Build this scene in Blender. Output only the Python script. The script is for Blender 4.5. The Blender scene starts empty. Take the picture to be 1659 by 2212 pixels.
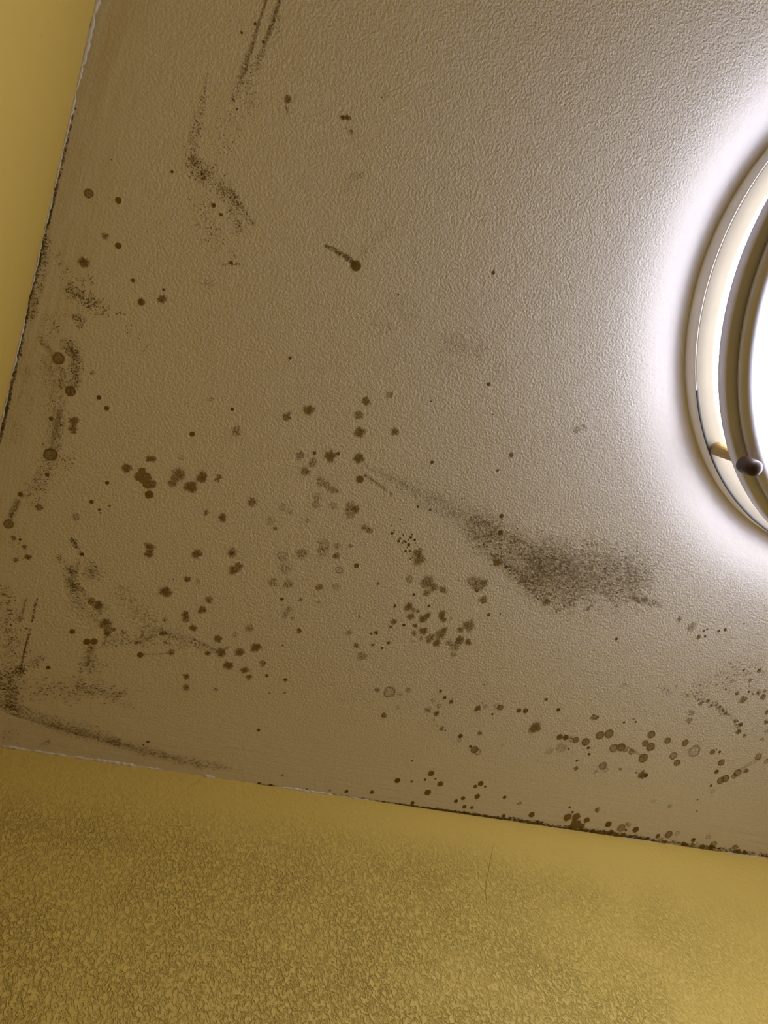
import bpy, bmesh, math, random
from mathutils import Vector, Matrix, noise

random.seed(7)
S = bpy.context.scene
COL = S.collection

# ------------------------------------------------------------------ camera
D = 0.65                     # camera to ceiling, m
H = 2.40                     # ceiling height, m
FPX, CX, CY = 1600.0, 829.5, 1106.0
EX = Vector((0.91784365, 0.2540538, 0.3049913))      # room axes in camera axes (right, down, forward)
EY = Vector((-0.3273025, 0.91909784, 0.2193906))
EZ = Vector((-0.22457983, -0.30119068, 0.92674056))
CAM = Vector((0.18585596 * D, -0.71708736 * D, H - D))
LAMP = Vector((1.222854 * D, -0.9987965 * D, H))

cam = bpy.data.cameras.new('camera')
cam.sensor_fit = 'VERTICAL'
cam.sensor_height = 36.0
cam.lens = 36.0 * FPX / 2212.0
cam.clip_start = 0.01
co = bpy.data.objects.new('camera', cam)
COL.objects.link(co)
right = Vector((EX[0], EY[0], EZ[0]))
down = Vector((EX[1], EY[1], EZ[1]))
fwd = Vector((EX[2], EY[2], EZ[2]))
M = Matrix.Identity(4)
for i in range(3):
    M[i][0], M[i][1], M[i][2], M[i][3] = right[i], -down[i], -fwd[i], CAM[i]
co.matrix_world = M
S.camera = co

# ------------------------------------------------------------------ light and exposure
GLASS_EMIT = 14.0             # lit glass of the ceiling light, the room's own lamp
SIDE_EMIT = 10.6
LAMP_RGB = (1.0, 1.02, 1.14)
W = bpy.data.worlds.new('dim_world')
S.world = W
W.use_nodes = True
W.node_tree.nodes['Background'].inputs[0].default_value = (0.5, 0.45, 0.4, 1)
W.node_tree.nodes['Background'].inputs[1].default_value = 0.02
S.view_settings.view_transform = 'Standard'
S.view_settings.look = 'None'
S.view_settings.gamma = 1.0
S.view_settings.use_curve_mapping = False
S.view_settings.exposure = 0.0
S.cycles.diffuse_bounces = 8
S.cycles.max_bounces = 12
S.cycles.transparent_max_bounces = 24


def ray(px, py):
    v = Vector(((px - CX) / FPX, (py - CY) / FPX, 1.0))
    return Vector((EX.dot(v), EY.dot(v), EZ.dot(v)))


def at(px, py, drop=0.0):
    """the point of the ceiling seen at a pixel (drop: metres below the ceiling)"""
    r = ray(px, py)
    return CAM + r * ((D - drop) / r.z)


def rad(px, py, r):
    """metres on the ceiling for r pixels at a pixel"""
    a, b, c = at(px, py), at(px + 4, py), at(px, py + 4)
    return r * math.sqrt((b - a).cross(c - a).length) / 4.0


# ------------------------------------------------------------------ material helpers
def new_mat(name):
    m = bpy.data.materials.new(name)
    m.use_nodes = True
    nt = m.node_tree
    nt.nodes.clear()
    out = nt.nodes.new('ShaderNodeOutputMaterial')
    p = nt.nodes.new('ShaderNodeBsdfPrincipled')
    nt.links.new(p.outputs[0], out.inputs[0])
    return m, nt, p, out


def N(nt, kind, **kw):
    n = nt.nodes.new(kind)
    for k, v in kw.items():
        setattr(n, k, v)
    return n


def put(nt, sock, v):
    if hasattr(v, 'is_output'):
        nt.links.new(v, sock)
    else:
        sock.default_value = v


def math_(nt, op, a, b=0.0, c=0.0, clamp=False):
    n = N(nt, 'ShaderNodeMath', operation=op, use_clamp=clamp)
    put(nt, n.inputs[0], a)
    put(nt, n.inputs[1], b)
    put(nt, n.inputs[2], c)
    return n.outputs[0]


def remap(nt, v, a, b, c=0.0, d=1.0):
    n = N(nt, 'ShaderNodeMapRange', interpolation_type='SMOOTHSTEP')
    put(nt, n.inputs[0], v)
    n.inputs[1].default_value, n.inputs[2].default_value = a, b
    n.inputs[3].default_value, n.inputs[4].default_value = c, d
    return n.outputs[0]


def noise_(nt, vec, scale, detail=2.0, rough=0.5, dist=0.0):
    n = N(nt, 'ShaderNodeTexNoise')
    nt.links.new(vec, n.inputs['Vector'])
    n.inputs['Scale'].default_value = scale
    n.inputs['Detail'].default_value = detail
    n.inputs['Roughness'].default_value = rough
    n.inputs['Distortion'].default_value = dist
    return n.outputs['Fac']


def mapping(nt, vec, scale=(1, 1, 1), rot=(0, 0, 0)):
    n = N(nt, 'ShaderNodeMapping')
    nt.links.new(vec, n.inputs[0])
    n.inputs['Scale'].default_value = scale
    n.inputs['Rotation'].default_value = rot
    return n.outputs[0]


def mix_rgb(nt, f, a, b):
    n = N(nt, 'ShaderNodeMix', data_type='RGBA')
    put(nt, n.inputs['Factor'], f)
    put(nt, n.inputs['A'], a)
    put(nt, n.inputs['B'], b)
    return n.outputs['Result']


def position(nt):
    return N(nt, 'ShaderNodeTexCoord').outputs['Object']   # every setting mesh keeps its origin at the room's corner


def ceiling_bump(nt, strength=1.0):
    """roller stipple, brushed smooth along the walls and around the light"""
    pos = position(nt)
    sep = N(nt, 'ShaderNodeSeparateXYZ')
    nt.links.new(pos, sep.inputs[0])
    x, y = sep.outputs[0], sep.outputs[1]
    dx = math_(nt, 'SUBTRACT', x, LAMP.x)
    dy = math_(nt, 'SUBTRACT', y, LAMP.y)
    r = math_(nt, 'SQRT', math_(nt, 'ADD', math_(nt, 'MULTIPLY', dx, dx), math_(nt, 'MULTIPLY', dy, dy)))
    ang = math_(nt, 'ARCTAN2', dy, dx)
    roller = noise_(nt, pos, 430.0, 2.0, 0.5, 0.3)
    broad = noise_(nt, pos, 90.0, 1.0, 0.5)
    polar = N(nt, 'ShaderNodeCombineXYZ')
    nt.links.new(math_(nt, 'MULTIPLY', ang, 4.0), polar.inputs[0])
    nt.links.new(math_(nt, 'MULTIPLY', r, 130.0), polar.inputs[1])
    ringb = noise_(nt, polar.outputs[0], 1.0, 3.0, 0.55)
    leftb = noise_(nt, mapping(nt, pos, (260, 22, 1)), 1.0, 3.0, 0.6)
    backb = noise_(nt, mapping(nt, pos, (18, 260, 1)), 1.0, 3.0, 0.6)
    near_ring = remap(nt, r, 0.262, 0.315, 1.0, 0.0)
    near_left = remap(nt, x, 0.005, 0.085, 1.0, 0.0)
    near_back = remap(nt, y, -0.16, -0.03, 0.0, 1.0)
    calm = math_(nt, 'SUBTRACT', 1.0, math_(nt, 'MAXIMUM', near_ring, math_(nt, 'MAXIMUM', math_(nt, 'MULTIPLY', near_left, 0.75), math_(nt, 'MULTIPLY', near_back, 0.85))))
    h = math_(nt, 'MULTIPLY', roller, calm)
    h = math_(nt, 'MULTIPLY_ADD', broad, 0.35, h)
    h = math_(nt, 'MULTIPLY_ADD', math_(nt, 'MULTIPLY', ringb, near_ring), 0.16, h)
    h = math_(nt, 'MULTIPLY_ADD', math_(nt, 'MULTIPLY', leftb, near_left), 0.35, h)
    h = math_(nt, 'MULTIPLY_ADD', math_(nt, 'MULTIPLY', backb, near_back), 0.25, h)
    b = N(nt, 'ShaderNodeBump')
    b.inputs['Strength'].default_value = strength
    b.inputs['Distance'].default_value = 0.0011
    nt.links.new(h, b.inputs['Height'])
    return b.outputs[0]


def mat_ceiling():
    m, nt, p, out = new_mat('ceiling_paint')
    pos = position(nt)
    blotch = noise_(nt, pos, 5.0, 3.0, 0.55)
    nt.links.new(mix_rgb(nt, blotch, (0.71, 0.68, 0.64, 1), (0.76, 0.73, 0.69, 1)), p.inputs['Base Color'])
    base = p.inputs['Base Color'].links[0].from_socket
    sep = N(nt, 'ShaderNodeSeparateXYZ')
    nt.links.new(pos, sep.inputs[0])
    streak = noise_(nt, mapping(nt, pos, (90, 9, 1)), 1.0, 3.0, 0.6)
    band = math_(nt, 'MULTIPLY', remap(nt, sep.outputs[0], 0.006, 0.050, 0.55, 0.0), remap(nt, streak, 0.35, 0.6))
    band = math_(nt, 'MULTIPLY', band, remap(nt, sep.outputs[1], -0.40, -0.24, 1.0, 0.15))
    c = mix_rgb(nt, band, base, (0.62, 0.53, 0.36, 1))         # cut-in coat, yellowed along the left wall
    strip = math_(nt, 'MULTIPLY', remap(nt, sep.outputs[1], -0.034, -0.026, 0.0, 0.35), remap(nt, sep.outputs[0], 0.15, 0.30, 1.0, 0.0))
    nt.links.new(mix_rgb(nt, strip, c, (0.66, 0.62, 0.60, 1)), p.inputs['Base Color'])
    p.inputs['Roughness'].default_value = 0.55
    p.inputs['Specular IOR Level'].default_value = 0.25
    nt.links.new(ceiling_bump(nt), p.inputs['Normal'])
    return m


def mat_mold():
    """flat growth on the paint; R of 'mold' is how dense, G how ragged"""
    m, nt, p, out = new_mat('mold_growth')
    a = N(nt, 'ShaderNodeAttribute', attribute_name='mold')
    sep = N(nt, 'ShaderNodeSeparateColor')
    nt.links.new(a.outputs['Color'], sep.inputs[0])
    dens, rag, tone = sep.outputs[0], sep.outputs[1], sep.outputs[2]
    pos = position(nt)
    grain = noise_(nt, pos, 620.0, 2.0, 0.55, 0.6)
    g = remap(nt, grain, 0.36, 0.64, -1.0, 1.0)
    raw = math_(nt, 'MULTIPLY_ADD', math_(nt, 'MULTIPLY', g, rag), math_(nt, 'MULTIPLY', dens, math_(nt, 'SUBTRACT', 1.25, dens)), dens)
    edge = math_(nt, 'MULTIPLY_ADD', g, math_(nt, 'MULTIPLY', rag, remap(nt, dens, 0.0, 0.25, 0.0, 0.28)), dens)
    al = math_(nt, 'MULTIPLY', math_(nt, 'ADD', raw, edge), 0.5, clamp=True)
    nt.links.new(mix_rgb(nt, tone, (0.105, 0.068, 0.014, 1), (0.300, 0.200, 0.040, 1)), p.inputs['Base Color'])
    p.inputs['Roughness'].default_value = 0.9
    p.inputs['Specular IOR Level'].default_value = 0.1
    nt.links.new(ceiling_bump(nt, 0.7), p.inputs['Normal'])
    nt.links.new(al, p.inputs['Alpha'])
    return m


def mat_wall(name, base, rough_bump, stain):
    m, nt, p, out = new_mat(name)
    pos = position(nt)
    sep = N(nt, 'ShaderNodeSeparateXYZ')
    nt.links.new(pos, sep.inputs[0])
    blotch = noise_(nt, pos, 7.0, 3.0, 0.6)
    c = mix_rgb(nt, blotch, tuple(k * 0.97 for k in base) + (1,), tuple(k * 1.03 for k in base) + (1,))
    # faint scattered mildew specks
    v = N(nt, 'ShaderNodeTexVoronoi')
    nt.links.new(mapping(nt, pos, (1, 1, 0.55)), v.inputs['Vector'])
    v.inputs['Scale'].default_value = 95.0
    speck = remap(nt, v.outputs['Distance'], 0.02, 0.22, 1.0, 0.0)
    speck = math_(nt, 'MULTIPLY', speck, remap(nt, noise_(nt, pos, 16.0, 2.0), 0.55, 0.72))
    c = mix_rgb(nt, math_(nt, 'MULTIPLY', speck, stain), c, (0.16, 0.12, 0.02, 1))
    nt.links.new(c, p.inputs['Base Color'])
    p.inputs['Roughness'].default_value = 0.5
    p.inputs['Specular IOR Level'].default_value = 0.3
    fine = noise_(nt, pos, 300.0, 2.0, 0.5)
    if rough_bump:
        crack = noise_(nt, mapping(nt, pos, (1.25, 1, 0.8), (0, 0.35, 0)), 300.0, 3.0, 0.6, 0.9)
        flake = remap(nt, crack, 0.30, 0.58)
        lumps = noise_(nt, pos, 130.0, 2.0, 0.5)
        where = remap(nt, noise_(nt, pos, 14.0, 2.0), 0.25, 0.7, 0.55, 1.0)
        where = math_(nt, 'MULTIPLY', where, remap(nt, sep.outputs[0], 0.35, 0.95, 1.0, 0.45))
        smooth_top = remap(nt, sep.outputs[2], H - 0.12, H - 0.015, 1.0, 0.12)
        h = math_(nt, 'MULTIPLY_ADD', lumps, 0.9, math_(nt, 'MULTIPLY', flake, math_(nt, 'MULTIPLY', where, smooth_top)))
        h = math_(nt, 'MULTIPLY_ADD', fine, 0.12, h)
    else:
        h = math_(nt, 'MULTIPLY_ADD', fine, 0.10, noise_(nt, pos, 40.0, 1.0))
    b = N(nt, 'ShaderNodeBump')
    b.inputs['Strength'].default_value = 1.0 if rough_bump else 0.5
    b.inputs['Distance'].default_value = 0.0017
    nt.links.new(h, b.inputs['Height'])
    nt.links.new(b.outputs[0], p.inputs['Normal'])
    return m


def mat_plain(name, col, rough=0.5, metal=0.0, bump=None, spec=0.5):
    m, nt, p, out = new_mat(name)
    p.inputs['Roughness'].default_value = rough
    p.inputs['Metallic'].default_value = metal
    p.inputs['Specular IOR Level'].default_value = spec
    pos = position(nt)
    n = noise_(nt, pos, bump[0] if bump else 30.0, 3.0, 0.6)
    nt.links.new(mix_rgb(nt, n, tuple(k * 0.9 for k in col) + (1,), tuple(min(1, k * 1.08) for k in col) + (1,)), p.inputs['Base Color'])
    if bump:
        b = N(nt, 'ShaderNodeBump')
        b.inputs['Strength'].default_value = bump[1]
        b.inputs['Distance'].default_value = bump[2]
        nt.links.new(n, b.inputs['Height'])
        nt.links.new(b.outputs[0], p.inputs['Normal'])
    return m


def mat_nickel():
    m, nt, p, out = new_mat('brushed_nickel')
    pos = position(nt)            # the light's parts have their origin on its axis
    sep = N(nt, 'ShaderNodeSeparateXYZ')
    nt.links.new(pos, sep.inputs[0])
    x, y, z = sep.outputs
    r = math_(nt, 'SQRT', math_(nt, 'ADD', math_(nt, 'MULTIPLY', x, x), math_(nt, 'MULTIPLY', y, y)))
    cb = N(nt, 'ShaderNodeCombineXYZ')
    nt.links.new(math_(nt, 'MULTIPLY', math_(nt, 'ARCTAN2', y, x), 14.0), cb.inputs[0])
    nt.links.new(math_(nt, 'MULTIPLY', r, 1500.0), cb.inputs[1])
    nt.links.new(math_(nt, 'MULTIPLY', z, 1500.0), cb.inputs[2])
    n = noise_(nt, cb.outputs[0], 1.0, 3.0, 0.6)
    nt.links.new(mix_rgb(nt, n, (0.54, 0.54, 0.66, 1), (0.63, 0.63, 0.75, 1)), p.inputs['Base Color'])
    p.inputs['Metallic'].default_value = 0.30
    nt.links.new(remap(nt, n, 0.3, 0.7, 0.40, 0.52), p.inputs['Roughness'])
    b = N(nt, 'ShaderNodeBump')
    b.inputs['Strength'].default_value = 0.15
    b.inputs['Distance'].default_value = 0.0003
    nt.links.new(n, b.inputs['Height'])
    nt.links.new(b.outputs[0], p.inputs['Normal'])
    return m


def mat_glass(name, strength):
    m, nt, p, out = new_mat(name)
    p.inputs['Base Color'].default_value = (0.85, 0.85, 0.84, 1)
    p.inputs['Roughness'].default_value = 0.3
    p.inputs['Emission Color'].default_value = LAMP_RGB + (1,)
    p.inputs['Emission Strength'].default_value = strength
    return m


MAT_CEIL = mat_ceiling()
MAT_MOLD = mat_mold()
YELLOW = (0.63, 0.468, 0.112)
MAT_WALL = mat_wall('yellow_wall_paint', YELLOW, False, 0.55)
MAT_WALL_ROUGH = mat_wall('yellow_rough_plaster', YELLOW, True, 0.10)
MAT_FLOOR = mat_plain('tan_floor', (0.46, 0.42, 0.37), 0.6)
MAT_BEAD = mat_plain('old_white_caulk', (0.66, 0.62, 0.54), 0.6, bump=(260.0, 0.6, 0.001))
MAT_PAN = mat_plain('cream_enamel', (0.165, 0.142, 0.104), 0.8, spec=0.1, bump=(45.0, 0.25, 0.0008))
MAT_RIM = mat_plain('pale_primed_rim', (0.80, 0.80, 0.82), 0.7, spec=0.2)
MAT_SEAM = mat_plain('grey_lapped_edge', (0.075, 0.072, 0.070), 0.8, spec=0.1)
MAT_NICKEL = mat_nickel()
MAT_BRASS = mat_plain('aged_brass', (0.40, 0.27, 0.10), 0.35, 1.0, bump=(900.0, 0.9, 0.0010))
MAT_STEEL = mat_plain('zinc_screw', (0.62, 0.62, 0.60), 0.3, 1.0)
MAT_BRONZE = mat_plain('dark_bronze', (0.040, 0.018, 0.013), 0.5, 0.2)
MAT_GROOVE = mat_plain('dark_joint', (0.03, 0.02, 0.018), 0.8)
MAT_LENS = mat_glass('lit_opal_glass', GLASS_EMIT)
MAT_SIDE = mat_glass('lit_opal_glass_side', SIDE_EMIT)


# ------------------------------------------------------------------ object helpers
def link(name, me, mat, parent=None):
    o = bpy.data.objects.new(name, me)
    COL.objects.link(o)
    if mat:
        me.materials.append(mat)
    if parent:
        o.parent = parent
    return o


def from_bm(name, bm, mat, parent=None, smooth=False):
    me = bpy.data.meshes.new(name)
    bmesh.ops.recalc_face_normals(bm, faces=bm.faces[:])
    bm.to_mesh(me)
    bm.free()
    if smooth:
        me.polygons.foreach_set('use_smooth', [True] * len(me.polygons))
    return link(name, me, mat, parent)


def box(name, lo, hi, mat, kind='structure'):
    bm = bmesh.new()
    bmesh.ops.create_cube(bm, size=1.0)
    for v in bm.verts:
        for i in range(3):
            v.co[i] = lo[i] if v.co[i] < 0 else hi[i]
    o = from_bm(name, bm, mat)
    if kind:
        o['kind'] = kind
    return o


def describe(o, label, cat=None):
    o['label'] = label
    if cat:
        o['category'] = cat


def lathe(name, prof, mat, parent, seg=192, close=False, arc=None, smooth=True):
    """revolve (r, z) about the parent's axis; arc = (a0, a1) for a part turn"""
    bm = bmesh.new()
    full = arc is None
    a0, a1 = (0.0, 2 * math.pi) if full else arc
    cols = []
    for i in range(seg if full else seg + 1):
        a = a0 + (a1 - a0) * i / seg
        cols.append([bm.verts.new((r * math.cos(a), r * math.sin(a), z)) for r, z in prof])
    n = len(prof)
    for i in range(seg):
        A, B = cols[i], cols[(i + 1) % len(cols)]
        for j in range(n if close else n - 1):
            k = (j + 1) % n
            if (A[j].co - B[j].co).length < 1e-9:
                bm.faces.new((A[j], A[k], B[k]))
            else:
                bm.faces.new((A[j], A[k], B[k], B[j]))
    bmesh.ops.remove_doubles(bm, verts=bm.verts[:], dist=1e-7)
    o = from_bm(name, bm, mat, parent, smooth)
    return o


# ------------------------------------------------------------------ room
RX, RY = 1.75, -2.20
T = 0.08
ceiling = box('ceiling', (-T, RY - T, H), (RX + T, T, H + T), MAT_CEIL)
describe(ceiling, 'off-white painted ceiling with stippled roller texture and mold spots', 'ceiling')
w = box('wall_left', (-T, RY - T, 0), (0, T, H), MAT_WALL)
describe(w, 'smooth yellow wall left of the moldy ceiling', 'wall')
w = box('wall_front', (0, 0, 0), (RX, T, H), MAT_WALL_ROUGH)
describe(w, 'yellow wall with rough flaking plaster texture below the ceiling', 'wall')
w = box('wall_right', (RX, RY - T, 0), (RX + T, T, H), MAT_WALL)
describe(w, 'yellow wall behind the ceiling light, outside the picture', 'wall')
w = box('wall_back', (0, RY - T, 0), (RX, RY, H), MAT_WALL)
describe(w, 'yellow wall opposite the rough plaster wall, outside the picture', 'wall')
f = box('floor', (-T, RY - T, -T), (RX + T, T, 0), MAT_FLOOR)
describe(f, 'tan floor of the small room, outside the picture', 'floor')

LEFT_EDGE = [(208, 0), (197, 60), (187, 110), (170, 180), (160, 240), (145, 300), (128, 375), (112, 430), (103, 480), (88, 530),
             (77, 585), (62, 650), (50, 720), (38, 790), (25, 850), (10, 900), (0, 945)]
FRONT_EDGE = [(0, 1612), (60, 1623), (120, 1637), (200, 1652), (280, 1664), (400, 1681), (500, 1691), (600, 1706), (700, 1720),
              (800, 1733), (900, 1746), (1000, 1758), (1100, 1773), (1150, 1784), (1250, 1797), (1350, 1811), (1500, 1831), (1659, 1854)]


def bead(name, path, fixed, spans, mat, thick, label):
    """old paint and caulk left in the joint: a ragged bead, only where spans (pixels along the path) say"""
    bm = bmesh.new()
    for lo, hi, th in spans:
        n = max(6, int(abs(hi - lo) / 2.0))
        rings = []
        for i in range(n + 1):
            s = lo + (hi - lo) * i / n
            for (a, b) in zip(path, path[1:]):
                ka, kb = (a[1], b[1]) if fixed == 0 else (a[0], b[0])
                if s <= kb or (a, b) == (path[-2], path[-1]):
                    t = (s - ka) / (kb - ka)
                    px, py = a[0] + (b[0] - a[0]) * t, a[1] + (b[1] - a[1]) * t
                    break
            c = at(px, py)
            along = c.y if fixed == 0 else c.x
            k = noise.noise(Vector((along * 240, lo * 1.3, th * 7)))
            k2 = noise.noise(Vector((along * 700, 5 + lo, 1)))
            taper = min(1.0, 6.0 * i / n, 6.0 * (n - i) / n)
            r = thick * th * max(0.12, (0.80 + 0.60 * k + 0.18 * k2)) * (0.15 + 0.85 * taper)
            off = 0.0006 * noise.noise(Vector((along * 150, 9, lo)))
            ring = []
            for q in range(7):
                a_ = math.pi / 2 * q / 6
                u, z = r * math.cos(a_) + max(0, off), r * 0.9 * math.sin(a_)
                if fixed == 0:
                    ring.append(bm.verts.new((u, c.y, H - z)))
                else:
                    ring.append(bm.verts.new((c.x, -u, H - z)))
            rings.append(ring)
        for A, B in zip(rings, rings[1:]):
            for q in range(6):
                bm.faces.new((A[q], A[q + 1], B[q + 1], B[q]))
    o = from_bm(name, bm, mat, None, True)
    o['kind'] = 'structure'
    describe(o, label, 'trim')
    return o


bead('trim_1', LEFT_EDGE, 0, [(-40, 200, 1.5), (196, 330, 1.0), (325, 420, 0.8), (415, 520, 0.9), (515, 640, 0.7), (650, 820, 0.8), (830, 940, 0.7)],
     MAT_BEAD, 0.0017, 'ragged white paint line where the left wall meets the ceiling')
bead('trim_2', FRONT_EDGE, 1, [(0, 66, 1.1), (60, 150, 0.9), (150, 200, 0.8), (196, 292, 1.4), (290, 350, 0.6), (438, 462, 1.0), (600, 668, 1.1), (660, 720, 0.8), (730, 800, 0.5), (1330, 1420, 0.4), (1560, 1650, 0.6)],
     MAT_BEAD, 0.0020, 'broken white caulk line where the rough wall meets the ceiling')

# ------------------------------------------------------------------ ceiling light
lamp = bpy.data.objects.new('ceiling_light', None)
COL.objects.link(lamp)
lamp.location = LAMP
lamp.empty_display_size = 0.05
describe(lamp, 'round flush ceiling light with brushed nickel ring and lit white glass', 'ceiling light')
R = lambda *p: [(r * D, -h * D) for r, h in p]
lathe('base_rim', R((0.365, 0.0), (0.3795, 0.0), (0.3797, 0.006), (0.3801, 0.020), (0.3803, 0.0268), (0.3797, 0.0279), (0.3792, 0.0276), (0.3765, 0.004)), MAT_RIM, lamp, close=True)['label'] = 'grey rim against the ceiling'
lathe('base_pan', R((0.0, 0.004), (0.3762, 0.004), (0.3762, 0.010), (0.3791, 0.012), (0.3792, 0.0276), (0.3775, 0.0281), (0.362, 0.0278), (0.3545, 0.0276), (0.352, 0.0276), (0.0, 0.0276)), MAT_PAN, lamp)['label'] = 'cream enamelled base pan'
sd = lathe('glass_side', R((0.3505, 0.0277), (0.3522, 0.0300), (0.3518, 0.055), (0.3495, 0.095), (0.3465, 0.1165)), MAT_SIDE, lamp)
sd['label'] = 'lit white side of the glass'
dome = [(0.3460, 0.1170)]
for i in range(0, 15):
    t = i / 14.0
    dome.append((0.3480 * math.cos(t * math.pi / 2), 0.1180 + 0.115 * math.sin(t * math.pi / 2)))
lathe('glass_lens', R(*dome), MAT_LENS, lamp)['label'] = 'glowing white glass lens'
ring = [(0.353, 0.0815), (0.3795, 0.0795), (0.3812, 0.0810), (0.3820, 0.0985), (0.3810, 0.1000)]
lathe('nickel_band', R(*ring, (0.3640, 0.1010), (0.353, 0.1010)), MAT_NICKEL, lamp, close=True)['label'] = 'brushed nickel outer band'
lathe('ring_joint', R((0.355, 0.1012), (0.3620, 0.1012), (0.3620, 0.1032), (0.355, 0.1032)), MAT_GROOVE, lamp, close=True)['label'] = 'dark joint in the nickel ring'
lip = [(0.3515, 0.1034), (0.3650, 0.1034), (0.3685, 0.1055), (0.3708, 0.1090), (0.3715, 0.1125), (0.3707, 0.1165), (0.3682, 0.1205),
       (0.3645, 0.1233), (0.3602, 0.1245), (0.3560, 0.1240), (0.3525, 0.1222), (0.3514, 0.1200)]
lathe('nickel_ring', R(*lip), MAT_NICKEL, lamp, close=True)['label'] = 'wide rounded brushed nickel ring'
K = at(1611, 1005, 0.124 * D) - LAMP
ka = math.atan2(K.y, K.x)
kr = math.hypot(K.x, K.y)
J = at(1552, 985, 0.056 * D) - LAMP
ja = math.atan2(J.y, J.x)
jr = min(0.3705 * D, max(0.362 * D, math.hypot(J.x, J.y)))


def post(name, prof, mat, r0, ang, seg=28, knurl=0.0, parent=None):
    bm = bmesh.new()
    cols = []
    cx, cy = r0 * math.cos(ang), r0 * math.sin(ang)
    for i in range(seg):
        a = 2 * math.pi * i / seg
        cols.append([bm.verts.new((cx + (r + (knurl if i % 2 else -knurl) * (1 if r > 0.002 else 0)) * math.cos(a), cy + (r + (knurl if i % 2 else -knurl) * (1 if r > 0.002 else 0)) * math.sin(a), z)) for r, z in prof])
    for i in range(seg):
        A, B = cols[i], cols[(i + 1) % seg]
        for j in range(len(prof) - 1):
            bm.faces.new((A[j], A[j + 1], B[j + 1], B[j]))
    bmesh.ops.remove_doubles(bm, verts=bm.verts[:], dist=1e-7)
    return from_bm(name, bm, mat, parent or lamp, True)


for q in range(3):
    a = ja + q * 2 * math.pi / 3
    z0, z1 = -0.0265 * D, -0.0805 * D
    p_ = post('standoff', [(0.0, z0 - 0.004), (0.0058, z0 - 0.004), (0.0066, z0 - 0.006), (0.0066, z1 + 0.002), (0.0058, z1), (0.0, z1)], MAT_BRASS, jr, a, 36, 0.0003)
    p_['label'] = 'knurled brass standoff'
    s_ = post('screw', [(0.0, z0 + 0.0005), (0.0032, z0 + 0.0005), (0.0032, z0 - 0.0045), (0.0, z0 - 0.0045)], MAT_STEEL, jr, a, 20, 0, p_)
    s_['label'] = 'zinc screw'
    a += ka - ja
    zb = -0.1235 * D
    k_ = post('thumb_nut', [(0.0, zb + 0.004), (0.0072, zb + 0.004), (0.0078, zb + 0.001), (0.0078, zb - 0.009), (0.0074, zb - 0.0135), (0.0058, zb - 0.0155), (0.0028, zb - 0.0166), (0.0, zb - 0.0169)], MAT_BRONZE, kr, a)
    k_['label'] = 'dark bronze thumb nut'
sp = at(1500, 843, 0.026 * D) - LAMP
sa = math.atan2(sp.y, sp.x)
lathe('rim_seam', R((0.3762, 0.0280), (0.3805, 0.0272), (0.3802, 0.0288), (0.3775, 0.0292), (0.3765, 0.0288)), MAT_SEAM, lamp, 60, arc=(sa - 1.3, sa))['label'] = 'lapped grey edge of the rim'

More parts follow.
